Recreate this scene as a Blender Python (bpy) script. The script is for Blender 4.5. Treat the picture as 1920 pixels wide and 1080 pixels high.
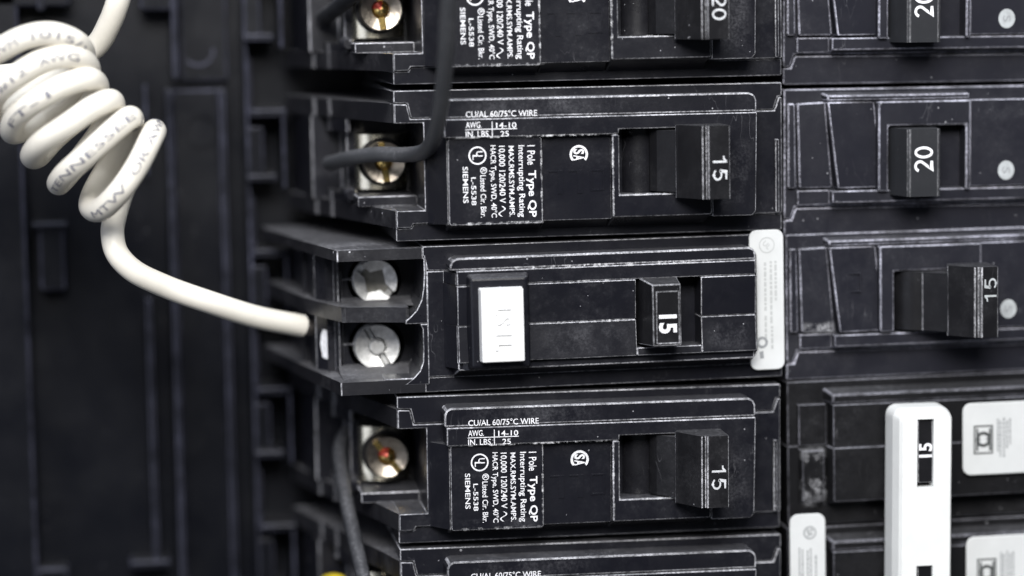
import bpy, bmesh, math, random
import numpy as np
from mathutils import Vector, Matrix
random.seed(7)
# ------------------------------------------------------------------ units
# design space: u = right, v = down, w = depth away from the viewer, in units of 25.4 mm / 281 (breaker pitch = 281)
S = 0.0254/281.0
def W3(u, v, w): return Vector((u*S, w*S, -v*S))
sc = bpy.context.scene
for o in list(bpy.data.objects): bpy.data.objects.remove(o)
col = sc.collection
# ------------------------------------------------------------------ camera
FPX = 4850.0
RX, RY, RZ = 1.12088274e-01, -1.47812534e-01, -3.23596637e-02
TR = np.array([-216.873673, -361.435936, 4679.63802])
def _rot(rx, ry, rz):
    cx, sx, cy, sy, cz, sz = math.cos(rx), math.sin(rx), math.cos(ry), math.sin(ry), math.cos(rz), math.sin(rz)
    X = np.array([[1,0,0],[0,cx,-sx],[0,sx,cx]]); Y = np.array([[cy,0,sy],[0,1,0],[-sy,0,cy]]); Z = np.array([[cz,-sz,0],[sz,cz,0],[0,0,1]])
    return Z@Y@X
RM = _rot(RX, RY, RZ)
CC = -RM.T@TR
def at(x, y, w):
    """photo pixel and depth -> (u, v)"""
    d = RM.T@np.array([(x-960.0)/FPX, (y-540.0)/FPX, 1.0]); s = (w-CC[2])/d[2]; q = CC+s*d
    return float(q[0]), float(q[1])
def atw(x, y, w):
    u, v = at(x, y, w); return W3(u, v, w)
cam = bpy.data.cameras.new('camera'); camo = bpy.data.objects.new('camera', cam); col.objects.link(camo)
def dirw(d): return Vector((d[0], d[2], -d[1]))
r, dn, fw = dirw(RM[0]), dirw(RM[1]), dirw(RM[2])
M = Matrix(((r.x, -dn.x, -fw.x), (r.y, -dn.y, -fw.y), (r.z, -dn.z, -fw.z))).to_4x4()
M.translation = W3(*CC)
camo.matrix_world = M
cam.sensor_width = 36; cam.lens = FPX/1920*36; cam.clip_start = .02; cam.clip_end = 20
cam.dof.use_dof = True
cam.dof.focus_distance = (W3(150, 400, -20)-W3(*CC)).dot(fw)
cam.dof.aperture_fstop = 5.6
sc.camera = camo
sc.render.resolution_x = 1024; sc.render.resolution_y = 576
# ------------------------------------------------------------------ world and lamps
world = bpy.data.worlds.new('World'); sc.world = world; world.use_nodes = True
bg = world.node_tree.nodes['Background']; bg.inputs[0].default_value = (.80, .88, 1, 1); bg.inputs[1].default_value = .055
def area(name, pos, tgt, size, power, colr):
    l = bpy.data.lights.new(name, 'AREA'); l.shape = 'RECTANGLE'; l.size, l.size_y = size; l.energy = power; l.color = colr
    o = bpy.data.objects.new(name, l); col.objects.link(o); o.location = W3(*pos)
    d = (W3(*tgt)-W3(*pos)).normalized(); o.rotation_euler = d.to_track_quat('-Z', 'Y').to_euler()
    return o
area('key_softbox', (-700, -3300, -6000), (500, 450, 0), (.28, .22), 6.0, (1, .985, .96))
area('top_softbox', (400, -5000, -3000), (500, 400, 0), (.8, .4), 3.4, (.86, .91, 1))
area('left_fill', (-5200, -700, -3200), (100, 450, 200), (.35, .6), .9, (.80, .85, 1))  # added fill to brighten left-facing slopes, no known source there
sc.view_settings.view_transform = 'Standard'; sc.view_settings.look = 'None'; sc.view_settings.gamma = 1; sc.view_settings.exposure = .12
sc.view_settings.use_curve_mapping = False
sc.render.engine = 'CYCLES'

# ------------------------------------------------------------------ materials
def newmat(name):
    m = bpy.data.materials.new(name); m.use_nodes = True
    nt = m.node_tree; b = nt.nodes['Principled BSDF']
    return m, nt, b
class N:
    def __init__(s, nt): s.nt = nt
    def n(s, t, **k):
        x = s.nt.nodes.new(t)
        for a, v in k.items(): setattr(x, a, v)
        return x
    def l(s, a, b): s.nt.links.new(a, b)
    def math(s, op, a, b=None, c=None, clamp=False):
        x = s.n('ShaderNodeMath', operation=op); x.use_clamp = clamp
        for i, q in enumerate((a, b, c)):
            if q is None: continue
            if isinstance(q, (int, float)): x.inputs[i].default_value = q
            else: s.l(q, x.inputs[i])
        return x.outputs[0]
    def ramp(s, v, a, b):
        x = s.n('ShaderNodeMapRange'); x.clamp = True
        s.l(v, x.inputs[0]); x.inputs[1].default_value = a; x.inputs[2].default_value = b
        return x.outputs[0]
    def noise(s, vec, scale, detail=3, rough=.55):
        x = s.n('ShaderNodeTexNoise'); s.l(vec, x.inputs['Vector']); x.inputs['Scale'].default_value = scale
        x.inputs['Detail'].default_value = detail; x.inputs['Roughness'].default_value = rough
        return x.outputs['Fac']
    def mix(s, f, a, b):
        x = s.n('ShaderNodeMix', data_type='RGBA')
        s.l(f, x.inputs['Factor'])
        for i, q in ((6, a), (7, b)):
            if isinstance(q, tuple): x.inputs[i].default_value = q+(1,)
            else: s.l(q, x.inputs[i])
        return x.outputs[2]
def plastic(name, base, rough=.42, dust=1.0, edge=0.0, edgecol=(.62, .62, .66), scratch=1.0, grain=1.0, spec=.19):
    """moulded black plastic with dust specks, smears and hairline scratches; edge > 0 is the rubbed arris with its glint painted in"""
    m, nt, b = newmat(name); k = N(nt)
    geo = k.n('ShaderNodeNewGeometry'); pos = geo.outputs['Position']
    # specks of dust
    vo = k.n('ShaderNodeTexVoronoi'); k.l(pos, vo.inputs['Vector']); vo.inputs['Scale'].default_value = 800
    sep = k.n('ShaderNodeSeparateColor'); k.l(vo.outputs['Color'], sep.inputs[0])
    size = k.math('MULTIPLY', k.ramp(sep.outputs[0], .66, 1.0), .19)
    patch = k.ramp(k.noise(pos, 60, 3), .36, .66)
    speck = k.math('LESS_THAN', vo.outputs['Distance'], k.math('MULTIPLY', size, patch))
    # smear of fine dust, more on the sides that face up
    nz = k.n('ShaderNodeSeparateXYZ'); k.l(geo.outputs['Normal'], nz.inputs[0])
    up = k.ramp(nz.outputs[2], .15, .95)
    sm = k.math('MULTIPLY', k.ramp(k.noise(pos, 210, 6, .7), .42, .78), k.ramp(k.noise(pos, 48, 2), .35, .7))
    fine = k.ramp(k.noise(pos, 1900, 3, .7), .50, .74)
    smear = k.math('MULTIPLY', k.math('MULTIPLY_ADD', fine, .7, .3), k.math('ADD', k.math('MULTIPLY', sm, .20), k.math('MULTIPLY', up, k.math('MULTIPLY_ADD', sm, .7, .30))))
    # hairline scratches
    mp = k.n('ShaderNodeMapping'); k.l(pos, mp.inputs[0]); mp.inputs['Rotation'].default_value = (.3, .7, .2); mp.inputs['Scale'].default_value = (.55, .25, .16)
    s1 = k.noise(mp.outputs[0], 900, 2, .5)
    ln = k.ramp(k.math('ABSOLUTE', k.math('SUBTRACT', s1, .5)), .010, .0)
    scr = k.math('MULTIPLY', k.math('MULTIPLY', ln, k.ramp(k.noise(pos, 110, 2), .60, .78)), .22*scratch)
    d = k.math('MAXIMUM', k.math('MULTIPLY', speck, .55*dust), k.math('MAXIMUM', k.math('MULTIPLY', smear, .75*dust), scr), clamp=True)
    c = k.mix(d, base, (.42, .42, .45))
    if edge > 0:
        e1 = k.ramp(k.noise(pos, 150, 5, .72), .36, .64)
        e2 = k.ramp(k.noise(pos, 2600, 4, .7), .40, .60)
        ef = k.math('MULTIPLY', k.math('MULTIPLY_ADD', e1, .85, .15), k.math('MULTIPLY_ADD', e2, .75, .25))
        ef = k.math('MULTIPLY', ef, edge, clamp=True)
        c = k.mix(ef, c, edgecol)  # edge wear and specular edge highlight, painted as one pale tone
    k.l(c, b.inputs['Base Color'])
    rr = k.math('ADD', k.math('MULTIPLY', d, .35), k.math('MULTIPLY_ADD', k.noise(pos, 75, 5, .65), .40, rough-.20))
    k.l(rr, b.inputs['Roughness'])
    b.inputs['Specular IOR Level'].default_value = spec
    bp = k.n('ShaderNodeBump'); bp.inputs['Strength'].default_value = .16*grain; bp.inputs['Distance'].default_value = .00008
    k.l(k.noise(pos, 3200, 2, .6), bp.inputs['Height']); k.l(bp.outputs[0], b.inputs['Normal'])
    return m
def simple(name, colr, rough=.5, metal=0.0, var=.15, scale=300, spec=.5, bump=0):
    m, nt, b = newmat(name); k = N(nt)
    pos = k.n('ShaderNodeNewGeometry').outputs['Position']
    f = k.ramp(k.noise(pos, scale, 5, .65), .3, .7)
    k.l(k.mix(f, tuple(x*(1-var) for x in colr), tuple(min(1, x*(1+var*.4)) for x in colr)), b.inputs['Base Color'])
    k.l(k.math('MULTIPLY_ADD', k.noise(pos, scale*2.1, 4, .6), .2, rough-.1), b.inputs['Roughness'])
    b.inputs['Metallic'].default_value = metal; b.inputs['Specular IOR Level'].default_value = spec
    if bump:
        bp = k.n('ShaderNodeBump'); bp.inputs['Strength'].default_value = bump; bp.inputs['Distance'].default_value = .0001
        k.l(k.noise(pos, scale*4, 3, .6), bp.inputs['Height']); k.l(bp.outputs[0], b.inputs['Normal'])
    return m
BLK = (.0066, .0068, .0100)
M_case = plastic('black_case_plastic', BLK, .31, spec=.28)
M_edge = plastic('rubbed_glint_case_edge', BLK, .5, edge=1.02)
M_wall = plastic('dusty_lit_wall_plastic', (.0095, .0095, .012), .40, dust=1.7, spec=.28)  # dusty walls; dust raised further to paint the light on their tops
M_edge2 = plastic('dull_case_edge', BLK, .5, edge=.5)
M_caseR = plastic('satin_black_case_plastic', (.0130, .0132, .0185), .36, dust=.8, spec=.3)
M_edgeR = plastic('rubbed_glint_satin_edge', (.0135, .0135, .016), .5, edge=.92, edgecol=(.58, .58, .68))
M_hand = plastic('black_handle_plastic', (.0075, .0075, .0088), .36, dust=.7)
M_drum = plastic('polished_drum_plastic', (.007, .007, .009), .26, dust=.6, spec=.5)
M_hedge = plastic('rubbed_glint_handle_edge', (.009, .009, .010), .45, edge=.8)
M_base = plastic('dark_base_plastic', (.0036, .0041, .0064), .36, dust=.25, scratch=.2)
M_bedge = plastic('rubbed_glint_base_edge', (.0070, .0075, .0105), .45, dust=.3, edge=.26, edgecol=(.29, .30, .44))
M_print = simple('white_print', (.80, .80, .83), .6, var=.34, scale=1500)
M_num = simple('dull_white_print', (.56, .57, .59), .6, var=.3, scale=1500)
M_dot = simple('grey_white_print', (.40, .42, .43), .6, var=.25, scale=700)
M_zhead = simple('zinc_screw_head', (.52, .46, .39), .32, 1.0, .45, 600, bump=.8)
M_white = simple('white_button_plastic', (.76, .76, .76), .42, var=.03)
M_tie = simple('white_tie_plastic', (.68, .69, .68), .45, var=.05)
M_sticker = simple('white_sticker_paper', (.58, .59, .59), .5, var=.06, scale=200)
M_grey = simple('grey_sticker_print', (.26, .27, .28), .7, var=.2, scale=2500)
M_dgrey = simple('dark_sticker_print', (.045, .05, .05), .7, var=.3, scale=2500)
M_zinc = simple('bright_zinc_plate', (.72, .71, .67), .32, .85, .30, 420, bump=.15)
M_yzinc = simple('yellow_zinc_steel', (.80, .75, .60), .26, 1.0, .30, 260, bump=.25)
M_steel = simple('aluminium_screw', (.74, .74, .73), .45, .6, .40, 900, bump=.7)
M_steeld = simple('dull_screw_recess', (.30, .29, .26), .55, .8, .35, 700, bump=.3)
M_brass = simple('brass_screw_core', (.86, .62, .22), .26, 1.0, .2, 600)
M_red = simple('red_marking_paint', (.36, .045, .03), .3, .45, .45, 1100)
M_copper = simple('tinned_copper_strands', (.46, .42, .40), .45, 1.0, .3, 900)
M_wwhite = simple('white_vinyl_insulation', (.75, .715, .64), .40, var=.10, scale=110)
M_wblack = plastic('black_vinyl_insulation', (.017, .018, .021), .38, dust=1.2, grain=3)
M_wgrey = plastic('grey_black_vinyl_insulation', (.040, .042, .047), .42, dust=1.2, grain=3, spec=.35)
M_wyel = simple('yellow_vinyl_insulation', (.62, .47, .03), .4, var=.08)
M_ink = simple('grey_wire_ink', (.19, .19, .23), .6, var=.2, scale=2600)

M_handR = plastic('grey_black_handle_plastic', (.020, .021, .024), .45, dust=.4, scratch=.3)
M_hredge = plastic('soft_handle_edge', (.026, .027, .029), .45, edge=.25)
M_caseT = plastic('gloss_black_case_plastic', (.0085, .0085, .0095), .32, dust=.7)
M_tedge = plastic('lightly_rubbed_glint_edge', (.0085, .0085, .0095), .4, edge=.38, edgecol=(.5, .5, .58))
M_dusty = plastic('dusty_rib_edge', (.012, .012, .014), .5, dust=1.3, edge=.10)
M_dust = simple('pale_dust_smear', (.30, .30, .31), .8, var=.5, scale=1800)
# ------------------------------------------------------------------ mesh helpers
class MB:
    def __init__(s): s.v = []; s.f = []; s.m = []; s.sm = []
    def add(s, vs, fs, mi=0, smooth=False):
        o = len(s.v); s.v += [tuple(x) for x in vs]
        for f in fs: s.f.append([i+o for i in f]); s.m.append(mi); s.sm.append(smooth)
    def prism(s, poly, w0, w1, mi=0):
        """polygon in (u,v), extruded from depth w0 (front) to w1"""
        n = len(poly)
        vs = [W3(u, v, w0) for u, v in poly]+[W3(u, v, w1) for u, v in poly]
        s.add(vs, [list(range(n)), [n+i for i in reversed(range(n))]]+[[i, i+n, (i+1) % n+n, (i+1) % n] for i in range(n)], mi)
    def box(s, u0, u1, v0, v1, w0, w1, mi=0): s.prism([(u0, v0), (u1, v0), (u1, v1), (u0, v1)], w0, w1, mi)
    def frus(s, a, b, w0, w1, mi=0):
        """front rectangle a=(u0,u1,v0,v1) at w0, back rectangle b at w1"""
        q = lambda r, w: [W3(r[0], r[2], w), W3(r[1], r[2], w), W3(r[1], r[3], w), W3(r[0], r[3], w)]
        s.add(q(a, w0)+q(b, w1), [[0, 1, 2, 3], [7, 6, 5, 4]]+[[i, i+4, (i+1) % 4+4, (i+1) % 4] for i in range(4)], mi)
    def slab(s, u0, u1, v0, v1, wt, wb, wk, mi=0):
        """box whose front face is tilted: depth wt at the top edge, wb at the bottom edge"""
        P = [W3(u0, v0, wt), W3(u1, v0, wt), W3(u1, v1, wb), W3(u0, v1, wb), W3(u0, v0, wk), W3(u1, v0, wk), W3(u1, v1, wk), W3(u0, v1, wk)]
        s.add(P, [[0, 1, 2, 3], [7, 6, 5, 4]]+[[i, i+4, (i+1) % 4+4, (i+1) % 4] for i in range(4)], mi)
    def dome(s, cu, cv, rad, w, h, n=24, k=5, mi=0, a0=0.0, a1=2*math.pi):
        P = []; full = abs(a1-a0) > 6.28; m = n if full else n+1
        for j in range(k):
            t = math.pi/2*j/k
            for i in range(m): a = a0+(a1-a0)*i/n; P.append(W3(cu+rad*math.cos(t)*math.cos(a), cv+rad*math.cos(t)*math.sin(a), w-h*math.sin(t)))
        P.append(W3(cu, cv, w-h)); fs = []
        for j in range(k-1):
            for i in range(n): i2 = (i+1) % m; fs.append([j*m+i, j*m+i2, (j+1)*m+i2, (j+1)*m+i])
        for i in range(n): fs.append([(k-1)*m+i, (k-1)*m+(i+1) % m, len(P)-1])
        s.add(P, fs, mi, True)
    def holed_prism(s, loops, holes, mi=0):
        """loops: outer outlines (same count) with their depths from front to back; holes: outlines cut through the front"""
        bm = bmesh.new(); ed = []; base = []
        for L in [loops[0][0]]+holes:
            vs = [bm.verts.new((u, v, 0)) for u, v in L]; base.append(vs)
            ed += [bm.edges.new((vs[i], vs[(i+1) % len(vs)])) for i in range(len(vs))]
        bmesh.ops.triangle_fill(bm, edges=ed, use_beauty=True)
        bm.verts.index_update(); V = [(v.co.x, v.co.y) for v in bm.verts]; Fc = [[v.index for v in f.verts] for f in bm.faces]; bm.free()
        w0 = loops[0][1]; P = [W3(u, v, w0) for u, v in V]; n = len(loops[0][0]); fs = list(Fc); prev = list(range(n))
        for L, w in loops[1:]:
            o = len(P); P += [W3(u, v, w) for u, v in L]; cur = list(range(o, o+n))
            fs += [[prev[i], cur[i], cur[(i+1) % n], prev[(i+1) % n]] for i in range(n)]; prev = cur
        st = n
        for H in holes:
            m = len(H); o = len(P); P += [W3(u, v, loops[-1][1]) for u, v in H]
            fs += [[st+i, o+i, o+(i+1) % m, st+(i+1) % m] for i in range(m)]; st += m
        s.add(P, fs, mi)
    def profv(s, poly, u0, u1, mi=0, smooth=False):
        """polygon in (v,w), extruded over u"""
        n = len(poly)
        vs = [W3(u0, v, w) for v, w in poly]+[W3(u1, v, w) for v, w in poly]
        s.add(vs, [list(range(n)), [n+i for i in reversed(range(n))]], mi)
        s.add(vs, [[i, i+n, (i+1) % n+n, (i+1) % n] for i in range(n)], mi, smooth)
    def prof(s, poly, v0, v1, mi=0, smooth=False):
        """polygon in (u,w), extruded over v"""
        n = len(poly)
        vs = [W3(u, v0, w) for u, w in poly]+[W3(u, v1, w) for u, w in poly]
        s.add(vs, [list(range(n)), [n+i for i in reversed(range(n))]], mi)
        s.add(vs, [[i, i+n, (i+1) % n+n, (i+1) % n] for i in range(n)], mi, smooth)
    def cells(s, us, vs, holes, w0, w1, mi=0):
        """solid plate of grid cells with some cells left open"""
        nu, nv = len(us), len(vs); P = []; idx = {}
        for k, w in enumerate((w0, w1)):
            for j, v in enumerate(vs):
                for i, u in enumerate(us): idx[i, j, k] = len(P); P.append(W3(u, v, w))
        fs = []; full = lambda i, j: 0 <= i < nu-1 and 0 <= j < nv-1 and (i, j) not in holes
        for i in range(nu-1):
            for j in range(nv-1):
                if not full(i, j): continue
                a = [(i, j), (i+1, j), (i+1, j+1), (i, j+1)]
                fs.append([idx[x, y, 0] for x, y in a]); fs.append([idx[x, y, 1] for x, y in reversed(a)])
                for (p, q, di, dj) in ((0, 1, 0, -1), (1, 2, 1, 0), (2, 3, 0, 1), (3, 0, -1, 0)):
                    if not full(i+di, j+dj):
                        fs.append([idx[a[p]+(0,)], idx[a[p]+(1,)], idx[a[q]+(1,)], idx[a[q]+(0,)]])
        s.add(P, fs, mi)
    def holed(s, u0, u1, v0, v1, cu, cv, rad, w0, w1, mi=0, n=36):
        """plate with a round hole, with the bore wall"""
        an = sorted([2*math.pi*i/n for i in range(n)]+[math.atan2(y-cv, x-cu) % (2*math.pi) for x in (u0, u1) for y in (v0, v1)])
        inn, out = [], []
        for a in an:
            c, d = math.cos(a), math.sin(a)
            t = min([((u1-cu)/c if c > 0 else (u0-cu)/c) if abs(c) > 1e-9 else 1e9, ((v1-cv)/d if d > 0 else (v0-cv)/d) if abs(d) > 1e-9 else 1e9])
            inn.append((cu+rad*c, cv+rad*d)); out.append((cu+t*c, cv+t*d))
        k = len(an)
        P = [W3(x, y, w0) for x, y in out]+[W3(x, y, w0) for x, y in inn]+[W3(x, y, w1) for x, y in inn]
        s.add(P, [[i, (i+1) % k, k+(i+1) % k, k+i] for i in range(k)]+[[k+i, k+(i+1) % k, 2*k+(i+1) % k, 2*k+i] for i in range(k)], mi)
    def disc(s, cu, cv, rad, w0, w1, mi=0, n=32, top=None):
        """cylinder along the depth; top = smaller front radius (chamfer)"""
        rt = rad if top is None else top
        P = [W3(cu+rt*math.cos(2*math.pi*i/n), cv+rt*math.sin(2*math.pi*i/n), w0) for i in range(n)]
        P += [W3(cu+rad*math.cos(2*math.pi*i/n), cv+rad*math.sin(2*math.pi*i/n), w0+(rad-rt)) for i in range(n)]
        P += [W3(cu+rad*math.cos(2*math.pi*i/n), cv+rad*math.sin(2*math.pi*i/n), w1) for i in range(n)]
        s.add(P, [list(range(n)), [2*n+i for i in reversed(range(n))]], mi)
        s.add(P, [[i, (i+1) % n, n+(i+1) % n, n+i] for i in range(n)]+[[n+i, n+(i+1) % n, 2*n+(i+1) % n, 2*n+i] for i in range(n)], mi, True)
    def sector(s, cu, cv, r0, r1, a0, a1, w0, w1, mi=0, n=20):
        """annular sector plate"""
        ring = [(cu+r1*math.cos(a0+(a1-a0)*i/n), cv+r1*math.sin(a0+(a1-a0)*i/n)) for i in range(n+1)]
        ring += [(cu+r0*math.cos(a1+(a0-a1)*i/n), cv+r0*math.sin(a1+(a0-a1)*i/n)) for i in range(n+1)]
        k = len(ring); h = n+1
        P = [W3(x, y, w0) for x, y in ring]+[W3(x, y, w1) for x, y in ring]
        s.add(P, [[i, i+1, k-2-i, k-1-i] for i in range(n)]+[[i, i+k, (i+1) % k+k, (i+1) % k] for i in range(k)], mi)
    def tube(s, pts, rad, n=18, mi=0, cap=True):
        P = []; m = len(pts); up = None
        for i, p in enumerate(pts):
            t = (pts[min(i+1, m-1)]-pts[max(i-1, 0)]).normalized()
            if up is None: up = t.orthogonal().normalized()
            up = (up-t*up.dot(t)).normalized(); sd = t.cross(up)
            rr = rad[i] if isinstance(rad, list) else rad
            for j in range(n):
                a = 2*math.pi*j/n; P.append(p+(up*math.cos(a)+sd*math.sin(a))*rr)
        fs = [[i*n+j, i*n+(j+1) % n, (i+1)*n+(j+1) % n, (i+1)*n+j] for i in range(m-1) for j in range(n)]
        s.add(P, fs, mi, True)
        if cap: s.add(P[:n], [list(range(n))], mi); s.add(P[-n:], [list(range(n))], mi)
    def build(s, name, mats, parent=None, bevel=0, seg=1, off=(0, 0, 0)):
        me = bpy.data.meshes.new(name)
        ov = W3(*off)
        me.from_pydata([tuple(Vector(v)-ov) for v in s.v], [], s.f)
        bm = bmesh.new(); bm.from_mesh(me); bmesh.ops.recalc_face_normals(bm, faces=bm.faces); bm.to_mesh(me); bm.free()
        mats = mats if isinstance(mats, (list, tuple)) else [mats]
        for q in mats: me.materials.append(q)
        me.polygons.foreach_set('material_index', s.m); me.polygons.foreach_set('use_smooth', s.sm)
        o = bpy.data.objects.new(name, me); col.objects.link(o); o.parent = parent
        if bevel:
            b = o.modifiers.new('edge', 'BEVEL'); b.width = bevel*(1.35 if bevel < 2 and len(mats) > 1 else 1)*S; b.segments = seg; b.limit_method = 'ANGLE'; b.angle_limit = math.radians(28)
            b.use_clamp_overlap = True; b.material = 1 if len(mats) > 1 else -1
        return o
def spline(pts, per=10):
    P = [np.array(p, float) for p in pts]; P = [2*P[0]-P[1]]+P+[2*P[-1]-P[-2]]
    out = []
    for i in range(1, len(P)-2):
        a, b, c, d = P[i-1:i+3]
        # centripetal
        t0 = 0; t1 = t0+np.linalg.norm(b-a)**.5; t2 = t1+np.linalg.norm(c-b)**.5; t3 = t2+np.linalg.norm(d-c)**.5
        for k in range(per):
            t = t1+(t2-t1)*k/per
            A1 = (t1-t)/(t1-t0)*a+(t-t0)/(t1-t0)*b; A2 = (t2-t)/(t2-t1)*b+(t-t1)/(t2-t1)*c; A3 = (t3-t)/(t3-t2)*c+(t-t2)/(t3-t2)*d
            B1 = (t2-t)/(t2-t0)*A1+(t-t0)/(t2-t0)*A2; B2 = (t3-t)/(t3-t1)*A2+(t-t1)/(t3-t1)*A3
            out.append((t2-t)/(t2-t1)*B1+(t-t1)/(t2-t1)*B2)
    out.append(P[-2]); return out
def pixpath(pts, per=10): return [Vector(p) for p in spline([tuple(atw(*p)) for p in pts], per)]

_tc = {}
def glyphs(txt, bold=0.0, res=3):
    """text -> (verts2d, faces) normalised so that its height (bounding box) is kept in font units"""
    key = (txt, bold)
    if key in _tc: return _tc[key]
    c = bpy.data.curves.new('t', 'FONT'); c.body = txt; c.size = 1; c.offset = bold; c.resolution_u = res; c.fill_mode = 'FRONT'
    o = bpy.data.objects.new('t', c); col.objects.link(o)
    bpy.context.view_layer.update()
    me = bpy.data.meshes.new_from_object(o.evaluated_get(bpy.context.evaluated_depsgraph_get()))
    V = [(v.co.x, v.co.y) for v in me.vertices]; Fc = [list(p.vertices) for p in me.polygons]
    bpy.data.objects.remove(o); bpy.data.curves.remove(c); bpy.data.meshes.remove(me)
    _tc[key] = (V, Fc); return V, Fc
def text(mb, txt, cu, cv, length, height, w, rot=0, bold=0.0, mi=0, thick=0):
    """rot 0 reads right, 90 reads down (clockwise), -90 reads up; box centred at cu, cv"""
    V, Fc = glyphs(txt, bold)
    xs = [p[0] for p in V]; ys = [p[1] for p in V]
    x0, x1, y0, y1 = min(xs), max(xs), min(ys), max(ys)
    sx = length/(x1-x0); sy = height/(y1-y0); a = math.radians(rot); ca, sa = math.cos(a), math.sin(a)
    P = []
    for x, y in V:
        X = (x-(x0+x1)/2)*sx; Y = -(y-(y0+y1)/2)*sy
        P.append((cu+X*ca-Y*sa, cv+X*sa+Y*ca))
    mb.add([W3(u, v, w) for u, v in P], Fc, mi)
    if thick:   # raised letter: side walls from the outline edges
        cnt = {}
        for f in Fc:
            for i in range(len(f)):
                e = (f[i], f[(i+1) % len(f)]); cnt[tuple(sorted(e))] = cnt.get(tuple(sorted(e)), 0)+1
        k = len(P); ed = [e for e, c in cnt.items() if c == 1]
        mb.add([W3(u, v, w) for u, v in P]+[W3(u, v, w+thick) for u, v in P], [[a, b, b+k, a+k] for a, b in ed], mi)
def ring(mb, cu, cv, r0, r1, w, a0=0, a1=2*math.pi, n=36, mi=0):
    P = []
    for i in range(n+1):
        a = a0+(a1-a0)*i/n
        P += [W3(cu+r0*math.cos(a), cv+r0*math.sin(a), w), W3(cu+r1*math.cos(a), cv+r1*math.sin(a), w)]
    mb.add(P, [[2*i, 2*i+1, 2*i+3, 2*i+2] for i in range(n)], mi)
def flat(mb, poly, w, mi=0): mb.add([W3(u, v, w) for u, v in poly], [list(range(len(poly)))], mi)
def rrect(u0, u1, v0, v1, r, n=6):
    out = []
    for cx, cy, a in ((u1-r, v0+r, -90), (u1-r, v1-r, 0), (u0+r, v1-r, 90), (u0+r, v0+r, 180)):
        for i in range(n+1):
            t = math.radians(a+90*i/n); out.append((cx+r*math.cos(t), cy+r*math.sin(t)))
    return out
def empty(name, loc=(0, 0, 0), roll=0.0):
    o = bpy.data.objects.new(name, None); col.objects.link(o); o.location = W3(*loc); o.rotation_euler = (0, roll, 0); o.empty_display_size = .01
    return o
def tag(o, label, cat, group=None):
    o['label'] = label; o['category'] = cat
    if group: o['group'] = group
def copy_tree(o, parent=None):
    c = o.copy(); col.objects.link(c); c.parent = parent
    for ch in o.children: copy_tree(ch, c)
    return c

# ------------------------------------------------------------------ panel base (behind everything)
b = MB(); b.box(-900, 1700, -700, 1500, 640, 690)
back = b.build('panel_back', [M_base, M_bedge]); back['kind'] = 'structure'
def pbox(x0, x1, y0, y1, w0, w1=640):
    u0, v0 = at(x0, (y0+y1)/2, w0); u1, _ = at(x1, (y0+y1)/2, w0); _, v0 = at((x0+x1)/2, y0, w0); _, v1 = at((x0+x1)/2, y1, w0)
    return u0, u1, v0, v1, w0, w1
def part(name, boxes, mats, parent, bevel=2.0, seg=1):
    b = MB()
    for q in boxes: b.box(*q)
    return b.build(name, mats, parent, bevel, seg)
BM = [M_base, M_bedge]
# long ribs
for x0, x1, y0, y1, w in ((326, 337, 168, 1200, 560), (321, 332, -80, 148, 560), (424, 436, 166, 1200, 575), (470, 476, -80, 1200, 560), (281, 292, 560, 1060, 585), (272, 277, 160, 330, 600)):
    part('rib', [pbox(x0, x1, y0, y1, w)], BM, back, 4, 2)
part('floor_panel', [pbox(338, 424, -80, 152, 612)], BM, back, 4)
part('floor_panel', [pbox(338, 424, 168, 1200, 622)], BM, back, 4)
part('side_wall', [pbox(-120, 52, -200, 1300, 560)], BM, back, 6)
part('slot_block', [pbox(74, 121, 425, 545, 585)], BM, back, 5)
part('slot_block', [pbox(64, 130, 1066, 1200, 585)], BM, back, 5)
part('slot_lip', [pbox(60, 124, 418, 428, 575)], BM, back, 3)
part('cross_rib', [pbox(245, 318, 1052, 1066, 575)], BM, back, 4)
part('cross_rib', [pbox(262, 322, -60, 18, 560)], BM, back, 4)
part('cross_rib', [pbox(-40, 130, -60, 11, 560)], BM, back, 4)
part('slot_lip', [pbox(70, 82, -20, 20, 550)], BM, back, 3)
b = MB(); cu, cv = at(372, 95, 608); ring(b, cu, cv, 27, 32, 607, math.radians(-10), math.radians(140)); b.build('ejector_ring', [M_bedge], back)
b = MB(); cu, cv = at(378, 245, 618); ring(b, cu, cv, 30, 35, 617); b.build('ejector_ring', [M_base], back)
# rail hooks, one set for each breaker position
kk = lambda *a: pbox(*a)
h0 = [kk(484, 549, 727, 740, 520), kk(543, 549, 740, 872, 520)]
h1 = [kk(478, 508, 756, 846, 560)]
h2 = [kk(478, 533, 846, 858, 530)]
h3 = [kk(484, 492, 880, 985, 585)]
hm = {}
for row in range(-1, 4):
    for nm, bx in (('rail_hook', h0), ('hook_tongue', h1), ('hook_ledge', h2), ('hook_rib', h3)):
        if row == -1:
            o = part(nm, bx, BM, back, 3.5, 2); hm[nm] = o
        else:
            o = hm[nm].copy(); col.objects.link(o)
        o.location = W3(0, 281*(row-2), 0)

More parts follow.
